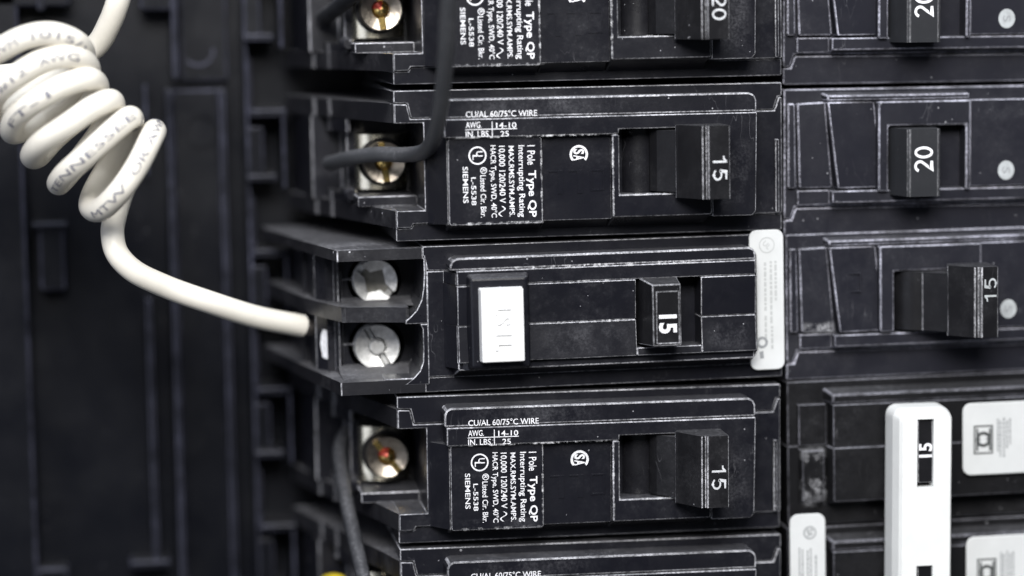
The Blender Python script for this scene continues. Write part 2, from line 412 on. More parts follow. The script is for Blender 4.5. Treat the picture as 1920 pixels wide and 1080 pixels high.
# ------------------------------------------------------------------ screws
def screw(parent, cu, cv, w, rad, rot, kind, name='terminal_screw'):
    b = MB(); b.disc(cu, cv, rad, w+18, w+70, 0, 36, top=rad-2)
    mats = {'zinc': M_zhead, 'round': M_steel, 'square': M_steel}[kind]
    hub = b.build(name, [mats], parent)
    a = math.radians(rot); r0 = rad*{'zinc': .46, 'round': .40, 'square': .44}[kind]
    h = MB(); g = .20
    for q in (0, math.pi):
        # flat washer-like halves leave the driver slot between them
        n = 22; s0 = math.asin(rad*.16/(rad-1.5)); s1 = math.asin(rad*.16/r0)
        outer = [(cu+(rad-1.5)*math.cos(a+q+s0+(math.pi-2*s0)*i/n), cv+(rad-1.5)*math.sin(a+q+s0+(math.pi-2*s0)*i/n)) for i in range(n+1)]
        inner = []
        for i in range(n+1):
            th = q+s1+(math.pi-2*s1)*i/n; rr = r0
            if kind == 'square': rr = rad*.44/max(abs(math.cos(th-.7)), abs(math.sin(th-.7)))
            inner.append((cu+rr*math.cos(a+th), cv+rr*math.sin(a+th)))
        P = [W3(x, y, w) for x, y in outer]+[W3(x, y, w+6) for x, y in inner]+[W3(x, y, w+22) for x, y in outer]+[W3(x, y, w+22) for x, y in inner]
        k = n+1
        fs = []
        for i in range(n): fs += [[i, i+1, k+i+1, k+i], [i, 2*k+i, 2*k+i+1, i+1], [k+i, k+i+1, 3*k+i+1, 3*k+i]]
        fs += [[0, k, 3*k, 2*k], [n, 2*k+n, 3*k+n, k+n]]
        h.add(P, fs)
    h.build('slotted_rim', [mats], hub)
    if kind == 'zinc':
        c = MB(); c.dome(cu, cv, rad*.43, w+19, 22); c.prism([(cu+x*math.cos(a)-y*math.sin(a), cv+x*math.sin(a)+y*math.cos(a)) for x, y in ((-rad*.93, -5.5), (rad*.93, -5.5), (rad*.93, 5.5), (-rad*.93, 5.5))], w+9, w+19); c.build('brass_core', [M_brass], hub)
    elif kind == 'round':
        c = MB(); c.disc(cu, cv, rad*.36, w-1, w+19, 0, 24, top=rad*.30); c.build('raised_core', [M_steel], hub)
        c = MB(); c.prism([(cu+x*math.cos(a)-y*math.sin(a), cv+x*math.sin(a)+y*math.cos(a)) for x, y in ((-rad*.9, -3), (rad*.9, -3), (rad*.9, 3), (-rad*.9, 3))], w+9, w+19); c.build('slot_floor', [M_steel], hub)
    else:
        c = MB(); c.prism([(cu+x*math.cos(a)-y*math.sin(a), cv+x*math.sin(a)+y*math.cos(a)) for x, y in ((-28, -28), (28, -28), (28, 28), (-28, 28))], w+13, w+19); c.build('square_recess', [M_steeld], hub)
    return hub
def red_mark(hub, cu, cv, w):
    b = MB(); b.dome(cu-.6, cv-.8, 17.6, w+18.5, 22.6, 16, 5, 0, math.radians(185), math.radians(285)); return b.build('red_paint', [M_red], hub)

# ------------------------------------------------------------------ single-pole breaker of the left column
CE = [M_case, M_edge]; CE2 = [M_case, M_edge2]; HE = [M_hand, M_hedge]
def L0(x, y, w): return at(x, y, w)         # row 0 is the local frame of these breakers
def make_breaker():
    t = empty('circuit_breaker')
    # upper case half, split from the body along the stepped seam
    b = MB()
    b.prism([(0, 4), (722, 4), (722, 29), (714, 30), (706, 54), (31, 54), (25, 27), (0, 26)], 0, 560)
    b.build('upper_case', CE, t, 1.3)
    b = MB(); b.prism([(80, 53.5), (80, 32), (84, 23), (92, 19), (646, 19), (655, 23), (660, 32), (660, 53.5)], -58, 2); b.build('crown_edge', CE, t, 3.2, 2)
    # body
    b = MB()
    b.prism([(1, 28), (23.5, 29), (29.5, 55.5), (707, 55.5), (715.5, 31.5), (721, 31), (721, 246), (31, 246), (27, 253), (1, 253), (1, 222), (53, 222), (53, 63), (1, 63)], -3, 560)
    b.build('body', CE, t, 1.3)
    b = MB()
    b.prism([(84, 55), (660, 55), (657, 236), (650, 244), (575, 244), (575, 80), (403, 80), (403, 88.5), (84, 88.5)], -60, 2)
    b.build('ledge', CE, t, 1.4)
    b = MB(); b.box(262, 391, 89, 244, -42, 2); b.build('middle_face', CE, t, 1.0)
    b = MB(); b.prism([(390, 89.5), (403, 89.5), (403, 199), (574, 199), (574, 240), (390, 240)], -62, 2)
    b.build('handle_frame', CE, t, 1.7)
    b = MB(); b.prof([(56, 0), (90, -47), (90, 4), (56, 4)], 89, 246); b.build('end_ramp', CE, t, 1.2)
    for q0, q1 in ((90, 263), (264, 389), (390, 574)):
        b = MB(); top = {90: -47, 264: -38, 390: -56}[q0]; e = {90: 246, 264: 243, 390: 239}[q0]
        b.frus((q0+1, q1-1, e-8, e), (q0, q1, e-8, 263), top, 5); b.build('lower_skirt', [M_case, M_dusty], t, 3.5, 2)
    # lower flange and right hand ribs
    b = MB(); b.prism([(0, 255), (28, 254.5), (32.5, 247.5), (722, 247.5), (722, 278), (0, 278)], 5, 560); b.build('lower_case', CE, t, 1.3)
    b = MB(); b.box(707, 714, 108, 244, -10, 0); b.build('end_rib', CE, t, 1.3)
    # terminal walls stepping back to the rail
    pr = [(4, 1), (0, 1), (-28, 110), (-60, 214), (-88, 318), (-93, 320), (-112, 392), (-117, 394), (-160, 575), (4, 575)]
    for v0, v1 in ((27.5, 62.5), (222.5, 254.5)):
        b = MB(); b.prof(pr, v0, v1); b.build('terminal_wall', [M_wall, M_edge2], t, 1.3)
    for v0, v1 in ((63, 88), (206, 222)):
        b = MB(); b.prof([(-60, 232), (-67, 235), (-88, 330), (-93, 333), (-102, 570), (-60, 570)], v0, v1); b.build('entry_cheek', CE2, t, 1.2)
    b = MB(); b.prof([(-64, 270), (-64, 380), (-122, 386), (-132, 470), (-146, 570), (53, 570), (53, 262), (-30, 262)], 62, 223); b.build('well_floor', CE, t, 2.4)
    b = MB(); b.box(-58, 53, 203, 222.5, 120, 300); b.build('well_shelf', CE, t, 1.8)
    b = MB(); b.disc(-62, 206, 13, 205, 300, 0, 18, top=9); b.build('wire_stop', CE, t)
    # faint moulded marks on the middle face
    b = MB()
    for u0 in (276, 312):
        b.box(u0, u0+26, 153, 156, -43.2, -41); b.box(u0+16, u0+26, 156, 196, -43, -41)
    for q in ((352, 378, 153, 156), (352, 378, 189, 192), (352, 355, 156, 189), (375, 378, 156, 189)): b.box(*q, -43.2, -41)
    b.build('moulded_mark', CE, t)
    # label face and its print
    b = MB(); b.prism(rrect(91, 262, 90, 247, 5, 3), -51, 2); lp = b.build('label_face', CE, t, 2.2, 2)
    p = MB()
    def T(s, x0, x1, y0, y1, w, rot=0, bold=0.007):
        u0, v0 = L0(x0, y0, w); u1, v1 = L0(x1, y1, w)
        cu, cv = (u0+u1)/2, (v0+v1)/2
        if rot: text(p, s, cu, cv, abs(v1-v0), abs(u1-u0), w, 90, bold)
        else: text(p, s, cu, cv, abs(u1-u0), abs(v1-v0), w, 0, bold)
    wl = -51.5; wc = -60.6
    T('1 Pole', 986, 1001, 272, 308, wl, 1)
    T('Type QP', 984, 1004, 319, 406, wl, 1, .018)
    T('Interrupting Rating', 966, 983, 272, 406, wl, 1)
    T('MAX.RMS.SYM.AMPS.', 951, 963, 273, 405, wl, 1)
    T('10,000 120/240 V', 931, 946, 273, 380, wl, 1)
    T('HACR Type, SWD, 40\u00b0C', 914, 930, 272, 407, wl, 1)
    T('Listed Cir. Bkr.', 898, 910, 328, 407, wl, 1)
    T('R', 901, 908, 316, 322, wl, 1)
    T('L-5538', 881, 891, 332, 384, wl, 1)
    T('SIEMENS', 865, 876, 312, 380, wl, 1)
    cu, cv = L0(904.5, 319, wl); ring(p, cu, cv, 4.8, 6.2, wl, n=20)
    cu, cv = L0(893, 291, wl); ring(p, cu, cv, 13.8, 16.4, wl)
    text(p, 'U', cu+3.5, cv-3, 9.5, 12, wl, 90, .012); text(p, 'L', cu-3.5, cv+3.5, 9, 11, wl, 90, .012)
    # sine sign
    pts = [L0(939+5.5*math.sin(2*math.pi*i/16), 386+19*i/16, wl) for i in range(17)]
    for i in range(16):
        (a0, b0), (a1, b1) = pts[i], pts[i+1]; flat(p, [(a0-1.3, b0), (a0+1.3, b0), (a1+1.3, b1), (a1-1.3, b1)], wl)
    p.build('rating_print', [M_print], lp)
    p = MB()
    def T2(s, x0, x1, y0, y1, bold=0.007):
        u0, v0 = L0(x0, y0, wc); u1, v1 = L0(x1, y1, wc); text(p, s, (u0+u1)/2, (v0+v1)/2, abs(u1-u0), y1-y0, wc, 0, bold)
    T2('CU/AL 60/75\u00b0C WIRE', 871, 1005, 206.5, 218); T2('AWG.', 871, 901, 228, 239); T2('14-10', 928, 966, 229, 239)
    T2('IN. LBS.', 871, 917, 245, 256); T2('25', 936, 952, 245, 255)
    (a, bq), (c, d) = L0(870, 242.5, wc), L0(967, 242.5, wc); flat(p, [(a, bq-.7), (c, bq-.7), (c, bq+.7), (a, bq+.7)], wc)
    (a, bq), (c, d) = L0(920.5, 227, wc), L0(920.5, 257, wc); flat(p, [(a-.7, bq), (a+.7, bq), (a+.7, d), (a-.7, d)], wc)
    p.build('wire_size_print', [M_print], t)
    p = MB(); cu, cv = L0(1083, 289, -42.6)
    ring(p, cu, cv, 12.6, 17, -42.7, math.radians(138), math.radians(402)); text(p, 'S', cu, cv-5, 9.5, 20, -42.7, 90, .03); text(p, 'A', cu, cv+6, 10, 20, -42.7, 90, .03)
    p.build('approval_print', [M_print], t)
    # toggle handle
    b = MB(); n = 28
    b.prof([(453+42*math.cos(2*math.pi*i/n), 22+44*math.sin(2*math.pi*i/n)) for i in range(n)], 82, 198, 0, True)
    h = b.build('handle', [M_drum], t)
    b = MB(); b.prof([(466, -30), (475, -48), (507, -80), (560, -80), (560, 10), (466, 10)], 84, 196); b.build('handle_neck', HE, h, 1.2)
    b = MB(); b.prof([(503, -77), (507, -82), (540, -139), (548, -134), (550, -141), (590, -140), (592, -52), (515, -52)], 74, 206); b.build('handle_tip', HE, h, 1.3)
    b = MB(); b.box(404, 574, 80, 199, 50, 70); b.build('handle_pocket', CE, t)
    # terminal clamp and screw
    b = MB(); n = 14; arcp = [(-50+98*i/n, 203+((i/n-.42)*2)**2*24) for i in range(n+1)]
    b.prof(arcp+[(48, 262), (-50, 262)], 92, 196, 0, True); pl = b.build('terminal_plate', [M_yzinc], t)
    b = MB(); b.disc(-3, 143, 45, 196, 215, 0, 36); b.build('screw_shadow_ring', [M_hand], pl)  # black disc painting the shadow ring around the screw head
    return t
def stroke(mb, pts, wd, w, tf):
    """ribbon of constant width along a 2D path; tf maps glyph space to (u, v)"""
    n = len(pts); Lp, Rp = [], []
    for i in range(n):
        a = pts[max(i-1, 0)]; c = pts[min(i+1, n-1)]; dx, dy = c[0]-a[0], c[1]-a[1]; q = math.hypot(dx, dy) or 1
        k = 1.0
        if 0 < i < n-1:
            p0, p1, p2 = pts[i-1], pts[i], pts[i+1]
            t1 = math.atan2(p1[1]-p0[1], p1[0]-p0[0]); t2 = math.atan2(p2[1]-p1[1], p2[0]-p1[0]); k = 1/max(.5, math.cos((t2-t1)/2))
        nx, ny = -dy/q*wd/2*k, dx/q*wd/2*k
        Lp.append(tf(pts[i][0]+nx, pts[i][1]+ny)); Rp.append(tf(pts[i][0]-nx, pts[i][1]-ny))
    mb.add([W3(u, v, w) for u, v in Lp+Rp], [[i, i+1, n+i+1, n+i] for i in range(n-1)])
def arc(cx, cy, rx, ry, a0, a1, n=14): return [(cx+rx*math.cos(math.radians(a0+(a1-a0)*i/n)), cy+ry*math.sin(math.radians(a0+(a1-a0)*i/n))) for i in range(n+1)]
DIG = {'1': [[(.04, .76), (.2, .78), (.30, .94)], [(.34, 0), (.34, 1)]],
       '5': [[(.55, .94), (.16, .94), (.10, .50)]+arc(.31, .33, .245, .27, 142, -150, 18)],
       '2': [arc(.31, .70, .235, .245, 165, -35, 14)+[(.30, .28), (.10, .06), (.58, .06)]],
       '0': [arc(.31, .5, .235, .44, 90, 450, 28)]}
def number(mb, txt, cu, cv, length, height, w, rot, wd=.108):
    a = math.radians(rot); ca, sa = math.cos(a), math.sin(a); adv = .70; tot = adv*len(txt)-.08
    for i, ch in enumerate(txt):
        def tf(x, y, i=i):
            X = (x+adv*i-tot/2)/tot*length; Y = -(y-.5)*height; return cu+X*ca-Y*sa, cv+X*sa+Y*ca
        for k, pth in enumerate(DIG[ch]): stroke(mb, pth, wd, w-.12*k, tf)
def rating(brk, txt, bold=.006):
    h = [c for c in brk.children if c.name.split('.')[0] == 'handle'][0]
    p = MB()
    number(p, txt, 571, 150, 46, 26, -141.4, 90)
    o = p.build('rating_number', [M_num], h); return o

proto = make_breaker()
left = {}
rolls = {-1: .004, 0: .0015, 2: -.004, 3: -.007}
offs = {-1: (2, -3, 0), 0: (2, 1, 0), 2: (-3, -1, 0), 3: (-3, 2, 0)}
labs = {-1: 'black single-pole breaker with a 20 handle, cut off by the top edge, left column',
        0: 'black single-pole 15 amp breaker, white print, just above the breaker with the white test button',
        2: 'black single-pole 15 amp breaker, white print, just below the breaker with the white test button',
        3: 'black single-pole breaker at the bottom edge, only its upper print showing'}
for row in (-1, 0, 2, 3):
    t = proto if row == -1 else copy_tree(proto)
    t.location = W3(offs[row][0], 281*row+offs[row][1], offs[row][2]); t.rotation_euler = (0, -rolls[row], 0)
    tag(t, labs[row], 'breaker', 'breakers of the left column'); left[row] = t
for row, t in left.items():
    rating(t, '20' if row == -1 else '15')
    s = screw(t, -3, 143, 160, 39.5, {-1: 85, 0: 83, 2: 52, 3: 20}[row], 'zinc')
    if row in (-1, 2): red_mark(s, -3, 143, 160)

# ------------------------------------------------------------------ breaker with test button (row 1)
def make_test_breaker():
    t = empty('test_button_breaker', (0, 281, 0), .0)
    b = MB(); b.prism([(50, 8), (722, 8), (722, 52), (58, 52), (52.5, 25), (50, 25)], 0, 560); b.build('upper_case', CE, t, 1.3)
    b = MB(); b.prism([(92, 49), (92, 40), (97, 30), (108, 26), (648, 26), (657, 30), (660, 40), (660, 49)], -52, 3); b.build('crown_edge', CE, t, 3.4, 2)
    b = MB(); b.box(104, 658, 49.5, 76, -58, 3); b.build('crown_step', CE, t, 1.3)
    # body face above and below the centre seam, with the handle opening
    for q0, q1 in ((104, 433), (555, 658)):
        b = MB(); b.slab(q0, q1, 77, 150, -59, -54, 3); b.build('upper_face', CE, t, 1.1)
        b = MB(); b.slab(q0, q1, 150.8, 217, -54, -60, 3); b.build('lower_face', CE, t, 1.1)
    b = MB(); b.slab(433.5, 554.5, 203, 217, -58.5, -59.8, 3); b.build('handle_sill', CE, t, 1.1)
    b = MB(); b.frus((104, 656, 217.5, 232), (98, 660, 217.5, 250), -48, 3); b.build('lower_slope', CE, t, 1.6)
    b = MB(); b.prism([(56, 53.5), (722, 53.5), (722, 248), (54, 248)], -1, 560); b.build('body', CE, t, 1.3)
    b = MB(); b.prof([(56, 0), (86, 0), (103, -50), (103, 4), (56, 4)], 54, 75); b.build('end_ramp', CE, t, 1.1)
    b = MB(); b.prof([(84, 0), (104, -40), (125, -56), (125, 4), (84, 4)], 76, 150); b.build('end_ramp', CE, t, 1.1)
    b = MB(); b.prof([(84, 0), (104, -42), (125, -57), (125, 4), (84, 4)], 150.8, 230); b.build('end_ramp', CE, t, 1.1)
    b = MB(); b.prism([(-26, 249.5), (722, 249.5), (722, 277), (-26, 277)], 4, 560); b.build('lower_case', CE, t, 1.3)
    # terminal end: outer walls, rib and rounded wells
    pr = [(50, 0), (-107, 0), (-128, 100), (-159, 250), (-214, 575), (50, 575)]
    b = MB(); b.prof(pr, 10, 30); b.build('terminal_wall', [M_wall, M_edge], t, 1.6)
    b = MB(); b.prof(pr, 252, 276); b.build('terminal_wall', [M_wall, M_edge], t, 1.6)
    b = MB(); b.prof([(22, 6), (-20, 24), (-96, 46), (-125, 130), (-158, 250), (-205, 560), (22, 560)], 119, 147); b.build('terminal_rib', [M_wall, M_dusty], t, 6, 1)
    b = MB(); b.prism([(56, 26), (56, 149), (14, 149), (16, 142), (24, 136), (36, 124), (45, 106), (49, 85), (51, 60), (51, 26)], -.5, 300); b.build('well_corner', CE, t, 1.3)
    b = MB(); b.prism([(56, 150), (56, 262), (4, 262), (14, 258), (28, 248), (39, 236), (45, 220), (46, 196), (46, 160), (42, 150)], -.5, 300); b.build('well_corner', CE, t, 1.3)
    b = MB(); b.holed(-118, 56, 30, 121, -26, 82, 51, 150, 300); b.build('well_floor', CE, t)
    b = MB(); b.holed(-118, 56, 146, 252, -26, 206, 53, 150, 300); b.build('well_floor', CE, t)
    b = MB(); b.prof([(-104, 150), (-136, 196), (-142, 300), (-160, 575), (-104, 575)], 30, 252); b.build('entry_face', CE, t, 1.6)
    b = MB(); b.prof([(-96, 138), (-104, 149), (-104, 160), (-88, 160), (-88, 148)], 30, 251); b.build('entry_lip', CE, t, 1.2)
    b = MB(); b.box(-103, -66, 200, 203, 148.5, 155); b.build('moulding_line', CE, t, .8)
    b = MB(); b.box(-103, -66, 77, 80, 148.5, 155); b.build('moulding_line', CE, t, .8)
    b = MB(); b.profv([(253, 6), (251.5, 40), (249, 80), (245, 115), (240, 146), (240, 152), (253, 152)], -100, 44); b.build('well_lip', [M_dusty, M_dusty], t)
    b = MB(); b.profv([(122, 60), (120, 96), (117, 128), (113, 148), (113, 152), (122, 152)], -92, 40); b.build('well_lip', [M_dusty, M_dusty], t)
    b = MB(); b.box(-150, 56, 30, 252, 300, 560); b.build('well_bottom', CE, t)
    screw(t, -26, 82, 128, 42, 40, 'square'); screw(t, -26, 206, 128, 43, 62, 'round')
    # white oval mark beside the lower screw
    b = MB(); n = 20; rg = random.Random(3); P = []
    for d in (1.2, -2):
        for i in range(n):
            a = 2*math.pi*i/n; k = 1+rg.uniform(-.09, .09) if d > 0 else 1
            x = -120+7.5*k*math.cos(a); P.append(W3(x-d*.8, 203+29*k*math.sin(a), 150+(-104-x)*46/32-d))
    b.add(P, [list(range(n))]+[[i, i+n, (i+1) % n+n, (i+1) % n] for i in range(n)])
    b.build('white_mark', [M_print], t)
    # test button in its raised surround
    b = MB(); b.frus((126, 230, 60, 226), (119, 237, 54, 232), -80, -50); f = b.build('button_surround', [M_case, M_case], t, 6, 3)
    b = MB(); b.frus((141, 218, 80, 212), (138, 221, 77, 215), -104, -60); bt = b.build('test_button', [M_white], t, 2.5, 2)
    b = MB(); text(b, 'TEST', 180, 146, 88, 30, -107.4, -90, .012, 0, 4.2); b.build('raised_lettering', [M_white], bt)
    # handle
    b = MB(); b.box(430, 558, 66, 208, 20, 40); b.build('handle_pocket', CE, t)
    b = MB(); b.frus((449, 501, 80, 192), (434, 518, 72, 202), -130, 10); h = b.build('handle', HE, t, 2.0, 2)
    b = MB(); b.cells([455, 457, 496, 498], [92, 94, 186, 188], {(1, 1)}, -131.2, -128); b.build('face_border', [M_hedge, M_hedge], h)
    b = MB(); text(b, '15', 476, 152, 34, 33, -131.8, 90, .03); b.build('rating_number', [M_print], h)
    # white side label with grey print
    pl = []
    for q in ((660, -1), (724, -1), (721, 261), (657, 261)): pass
    pts = rrect(659, 724, 0, 262, 14, 5)
    # notch on the left edge
    left_side = [(659, 240), (666, 236), (672, 226), (672, 46), (667, 38), (659, 33)]
    k = [i for i, (u, v) in enumerate(pts) if abs(u-659) < .01]
    pts = pts[:k[0]+1]+left_side+pts[k[-1]:] if pts[k[0]][1] > pts[k[-1]][1] else pts
    b = MB(); b.prism(pts, -8, -1.5); st = b.build('side_label', [M_sticker], t, 1.2)
    p = MB(); ring(p, 692, 28, 13, 15, -8.5); text(p, 'UL', 692, 28, 16, 10, -8.5, 45, .01)
    for i, (u, v0, v1) in enumerate(((686, 60, 150), (697, 58, 170), (706, 58, 130), (686, 160, 200), (698, 180, 220))):
        y = v0
        while y < v1:
            ln = random.uniform(4, 13); flat(p, [(u, y), (u+4.5, y), (u+4.5, y+ln), (u, y+ln)], -8.5); y += ln+2.5
    p.build('label_print', [simple('pale_label_print', (.44, .45, .45), .7, var=.1)], st)
    p = MB(); ring(p, 681, 210, 6, 11, -8.6); flat(p, [(676, 228), (683, 226), (684, 240), (677, 240)], -8.6); p.build('label_mark', [M_grey], st)
    return t
gf = make_test_breaker()
gf.rotation_euler = (0, -.0075, 0); gf.location = W3(0, 281+1, 0)
tag(gf, 'black breaker with a white test button, two silver screws and a white side label', 'breaker')

# ------------------------------------------------------------------ right column breakers
RE = [M_caseR, M_edgeR]
UR = 1330
def right_body(t):
    b = MB(); b.prism([(736, 14), (UR, 14), (UR, 236), (757, 234), (749, 257), (736, 257)], 30, 560); b.build('body', RE, t, 3.0)
    b = MB(); b.prism([(736.5, 259), (751, 258.5), (759, 236.5), (UR, 238.5), (UR, 290), (736.5, 290)], 33, 560); b.build('lower_case', RE, t, 3.0)
def print_dot(t, u, v, w):
    p = MB(); flat(p, [(u+16*math.cos(2*math.pi*i/24), v+18*math.sin(2*math.pi*i/24)) for i in range(24)], w-.8)
    text(p, 'S', u, v, 12, 15, w-1.4, 90, 0, 1); p.build('approval_print', [M_dot, M_grey], t)
def make_right(kind):
    t = empty('circuit_breaker')
    right_body(t)
    b = MB(); b.prism([(758, 40), (812, 38), (826, 199), (762, 199)], 16, 40); b.build('end_face', RE, t, 3.2)
    b = MB(); b.prism([(741, 40), (755, 40), (757, 199), (741, 199)], 20, 40); b.build('end_rib', RE, t, 3.2)
    # dished finger panel and handle block
    b = MB(); q = [W3(812, 38, 0), W3(905, 38, 12), W3(921, 200, 12), W3(832, 200, 0), W3(812, 38, 40), W3(905, 38, 40), W3(921, 200, 40), W3(832, 200, 40)]
    b.add(q, [[0, 1, 2, 3], [7, 6, 5, 4]]+[[i, i+4, (i+1) % 4+4, (i+1) % 4] for i in range(4)]); b.build('finger_panel', RE, t, 3, 2)
    b = MB(); b.frus((822, UR, 204, 226), (822, UR, 202, 234), 2, 40); b.build('lower_step', RE, t, 1.8)
    b = MB(); b.box(760, 822, 203, 231, 22, 40); b.build('lower_step', RE, t, 1.8)
    b = MB(); ue = 1086 if kind == '20' else UR; b.frus((812, ue, 26, 36), (806, ue, 20, 36), 2, 40); b.build('upper_step', RE, t, 3, 2)
    if kind == '15':
        b = MB(); b.cells([846, 848.5, 872, 874.5], [88, 90.5, 122, 124.5], {(1, 1)}, 3.2, 12); b.build('moulded_mark', [M_caseR], t)
    if kind == '20':
        b = MB(); b.cells([907, 926, 1076, 1085], [38, 84, 206], {(1, 1)}, -10, 40); b.build('handle_frame', RE, t, 3.2)
        b = MB(); b.box(1086, UR, 38, 201, -2, 40); b.build('right_face', RE, t, 2)
        b = MB(); b.box(920, 1080, 80, 210, 60, 80); b.build('handle_pocket', RE, t)
        b = MB(); b.prof([(926, 60), (930, 10), (936, -20), (946, -62), (950, -66), (1004, -66), (1009, -62), (1026, 60)], 88, 213); h = b.build('handle', [M_handR, M_hredge], t, 2.2, 2)
        b = MB(); number(b, '20', 976, 144, 48, 35, -66.8, -90, .14); b.build('rating_number', [M_print], h)
        print_dot(t, 1157, 172, -2)
    else:
        b = MB(); b.cells([907, 934, 1098, 1104], [38, 86, 200], {(1, 1)}, -10, 40); b.build('handle_frame', RE, t, 3.2)
        b = MB(); b.box(1105, UR, 38, 201, -2, 40); b.build('right_face', RE, t, 2)
        b = MB(); b.box(930, 1100, 80, 205, 60, 80); b.build('handle_pocket', RE, t)
        b = MB(); n = 24; b.prof([(990+52*math.cos(2*math.pi*i/n), 40+60*math.sin(2*math.pi*i/n)) for i in range(n)], 88, 198, 0, True); h = b.build('handle', HE, t)
        b = MB(); b.prof([(985, -20), (1024, -62), (1085, -62), (1085, 30), (985, 30)], 88, 198); b.build('handle_neck', HE, h, 1.6)
        b = MB(); b.prof([(1021, -60), (1058, -110), (1066, -106), (1070, -112), (1103, -110), (1105, -30), (1030, -30)], 73, 204); b.build('handle_tip', HE, h, 1.8)
        b = MB(); number(b, '15', 1087, 116, 45, 23, -112.2, -90, .11); b.build('rating_number', [M_dot], h)
        print_dot(t, 1160, 166, -2)
    return t
r20 = make_right('20')
R0 = r20; R1 = copy_tree(r20); R2 = make_right('15')
R0.location = W3(0, -281-2, 0); R1.location = W3(0, 2, 0); R2.location = W3(2, 281-2, 0)
R0.rotation_euler = (0, .004, 0); R1.rotation_euler = (0, .003, 0); R2.rotation_euler = (0, -.004, 0)
RG = 'breakers of the right column'
tag(R0, 'black breaker with a 20 handle at the top edge, right column', 'breaker', RG)
tag(R1, 'black right-column breaker, its 20 handle fully in view above the right-column 15 handle', 'breaker', RG)
tag(R2, 'black breaker with a tall stepped 15 handle, right of the white side label', 'breaker', RG)
TE = [M_caseT, M_tedge]
def make_tied(row):
    t = empty('circuit_breaker', (0, 281*row, 0))
    b = MB(); b.prism([(740, 12), (UR, 12), (UR, 134), (740, 134)], 30, 560); b.build('upper_case', TE, t, 2)
    b = MB(); b.prism([(740, 135), (UR, 135), (UR, 288), (740, 288)], 31, 560); b.build('body', TE, t, 2)
    b = MB(); b.frus((818, UR, 34, 52), (806, UR, 24, 52), -6, 40); b.build('crown_edge', TE, t, 4, 2)
    b = MB(); b.box(818, UR, 53, 134, -10, 40); b.build('upper_face', TE, t, 1.4)
    b = MB(); b.frus((818, UR, 135, 238), (812, UR, 135, 252), -11, 40); b.build('lower_face', TE, t, 1.6)
    b = MB(); b.box(758, 812, 54, 133, 16, 40); b.build('end_face', TE, t, 1.4)
    b = MB(); b.frus((764, 806, 142, 240), (758, 812, 138, 246), 12, 40); b.build('end_face', TE, t, 1.6)
    b = MB(); b.box(926, 1010, 60, 200, -60, 0); h = b.build('handle', HE, t, 2)
    if row == 2:
        b = MB(); text(b, '15', 969, 131, 27, 26, -100.0, -90, .03); b.build('rating_number', [M_print], h)
    b = MB(); b.box(954.5, 982.5, 68, 192, -99, -58); b.build('handle_tip', HE, h, 1.2)
    return t
R3, R4 = make_tied(2), make_tied(3)
R3.rotation_euler = (0, -.006, 0); R4.rotation_euler = (0, -.006, 0)
tag(R3, 'black breaker whose 15 shows in the upper window of the white handle tie', 'breaker', RG)
tag(R4, 'black breaker at the bottom edge under the lower window of the white handle tie', 'breaker', RG)
def white_label(t, row, u0, u1, v0, v1, w, emblem=True, sq=True):
    b = MB(); b.prism(rrect(u0, u1, v0, v1, 16, 6), w, w+4); st = b.build('white_label', [M_sticker], t, 1.2)
    p = MB(); d = MB()
    if sq:
        for q in ((1088, 1126, 103, 106), (1088, 1126, 155, 158), (1088, 1091, 106, 155), (1123, 1126, 106, 155)): flat(d, [(q[0], q[2]), (q[1], q[2]), (q[1], q[3]), (q[0], q[3])], w-.5)
        ring(d, 1107, 130, 9, 15, w-.5)
        flat(d, [(1093, 128), (1101, 128), (1101, 132), (1093, 132)], w-.55); flat(d, [(1113, 128), (1122, 128), (1122, 132), (1113, 132)], w-.55)
        for u in (1093, 1118): flat(d, [(u, 109), (u+4, 109), (u+4, 152), (u, 152)], w-.45)
        for u, a0, a1 in ((1134, 92, 150), (1139, 96, 164), (1146, 90, 160), (1152, 96, 150), (1158, 92, 140)):
            y = a0
            while y < a1:
                ln = random.uniform(3, 8); flat(p, [(u, y), (u+3.2, y), (u+3.2, y+ln), (u, y+ln)], w-.5); y += ln+1.6
    else:
        cu, cv = (u0+u1)/2+4, v0+36
        ring(d, cu, cv, 10, 12.5, w-.5); text(d, 'SA', cu, cv, 15, 13, w-.5, 90, .02)
        for u, a0, a1 in ((cu-22, 64, 190), (cu-16, 68, 190), (cu-6, 70, 190), (cu, 66, 190), (cu+10, 80, 180)):
            y = v0+a0
            while y < v0+a1:
                ln = random.uniform(3, 9); flat(p, [(u, y), (u+3, y), (u+3, y+ln), (u, y+ln)], w-.5); y += ln+1.8
    d.build('label_mark', [M_dgrey if sq else M_grey], st); p.build('label_print', [M_grey], st)
def smear_material(name, colr, lo, hi, scale, amount=1.0):
    m, nt, b = newmat(name); k = N(nt); pos = k.n('ShaderNodeNewGeometry').outputs['Position']
    b.inputs['Base Color'].default_value = colr+(1,); b.inputs['Roughness'].default_value = .85
    f = k.math('MULTIPLY', k.ramp(k.noise(pos, scale, 6, .72), lo, hi), k.math('MULTIPLY_ADD', k.ramp(k.noise(pos, 2400, 3, .7), .38, .6), .7, .3))
    tc = k.n('ShaderNodeTexCoord'); sx = k.n('ShaderNodeSeparateXYZ'); k.l(tc.outputs['Generated'], sx.inputs[0])
    def fade(o): return k.math('MULTIPLY', k.ramp(o, 0, .25), k.ramp(o, 1, .75))
    f = k.math('MULTIPLY', f, k.math('MULTIPLY', fade(sx.outputs[0]), k.math('MULTIPLY', fade(sx.outputs[2]), amount)), clamp=True)
    k.l(f, b.inputs['Alpha']); return m
M_smear = smear_material('dry_dust_smear', (.36, .36, .38), .46, .60, 260, .9)
M_smear2 = smear_material('thin_dust_film', (.30, .30, .33), .42, .80, 150, .22)
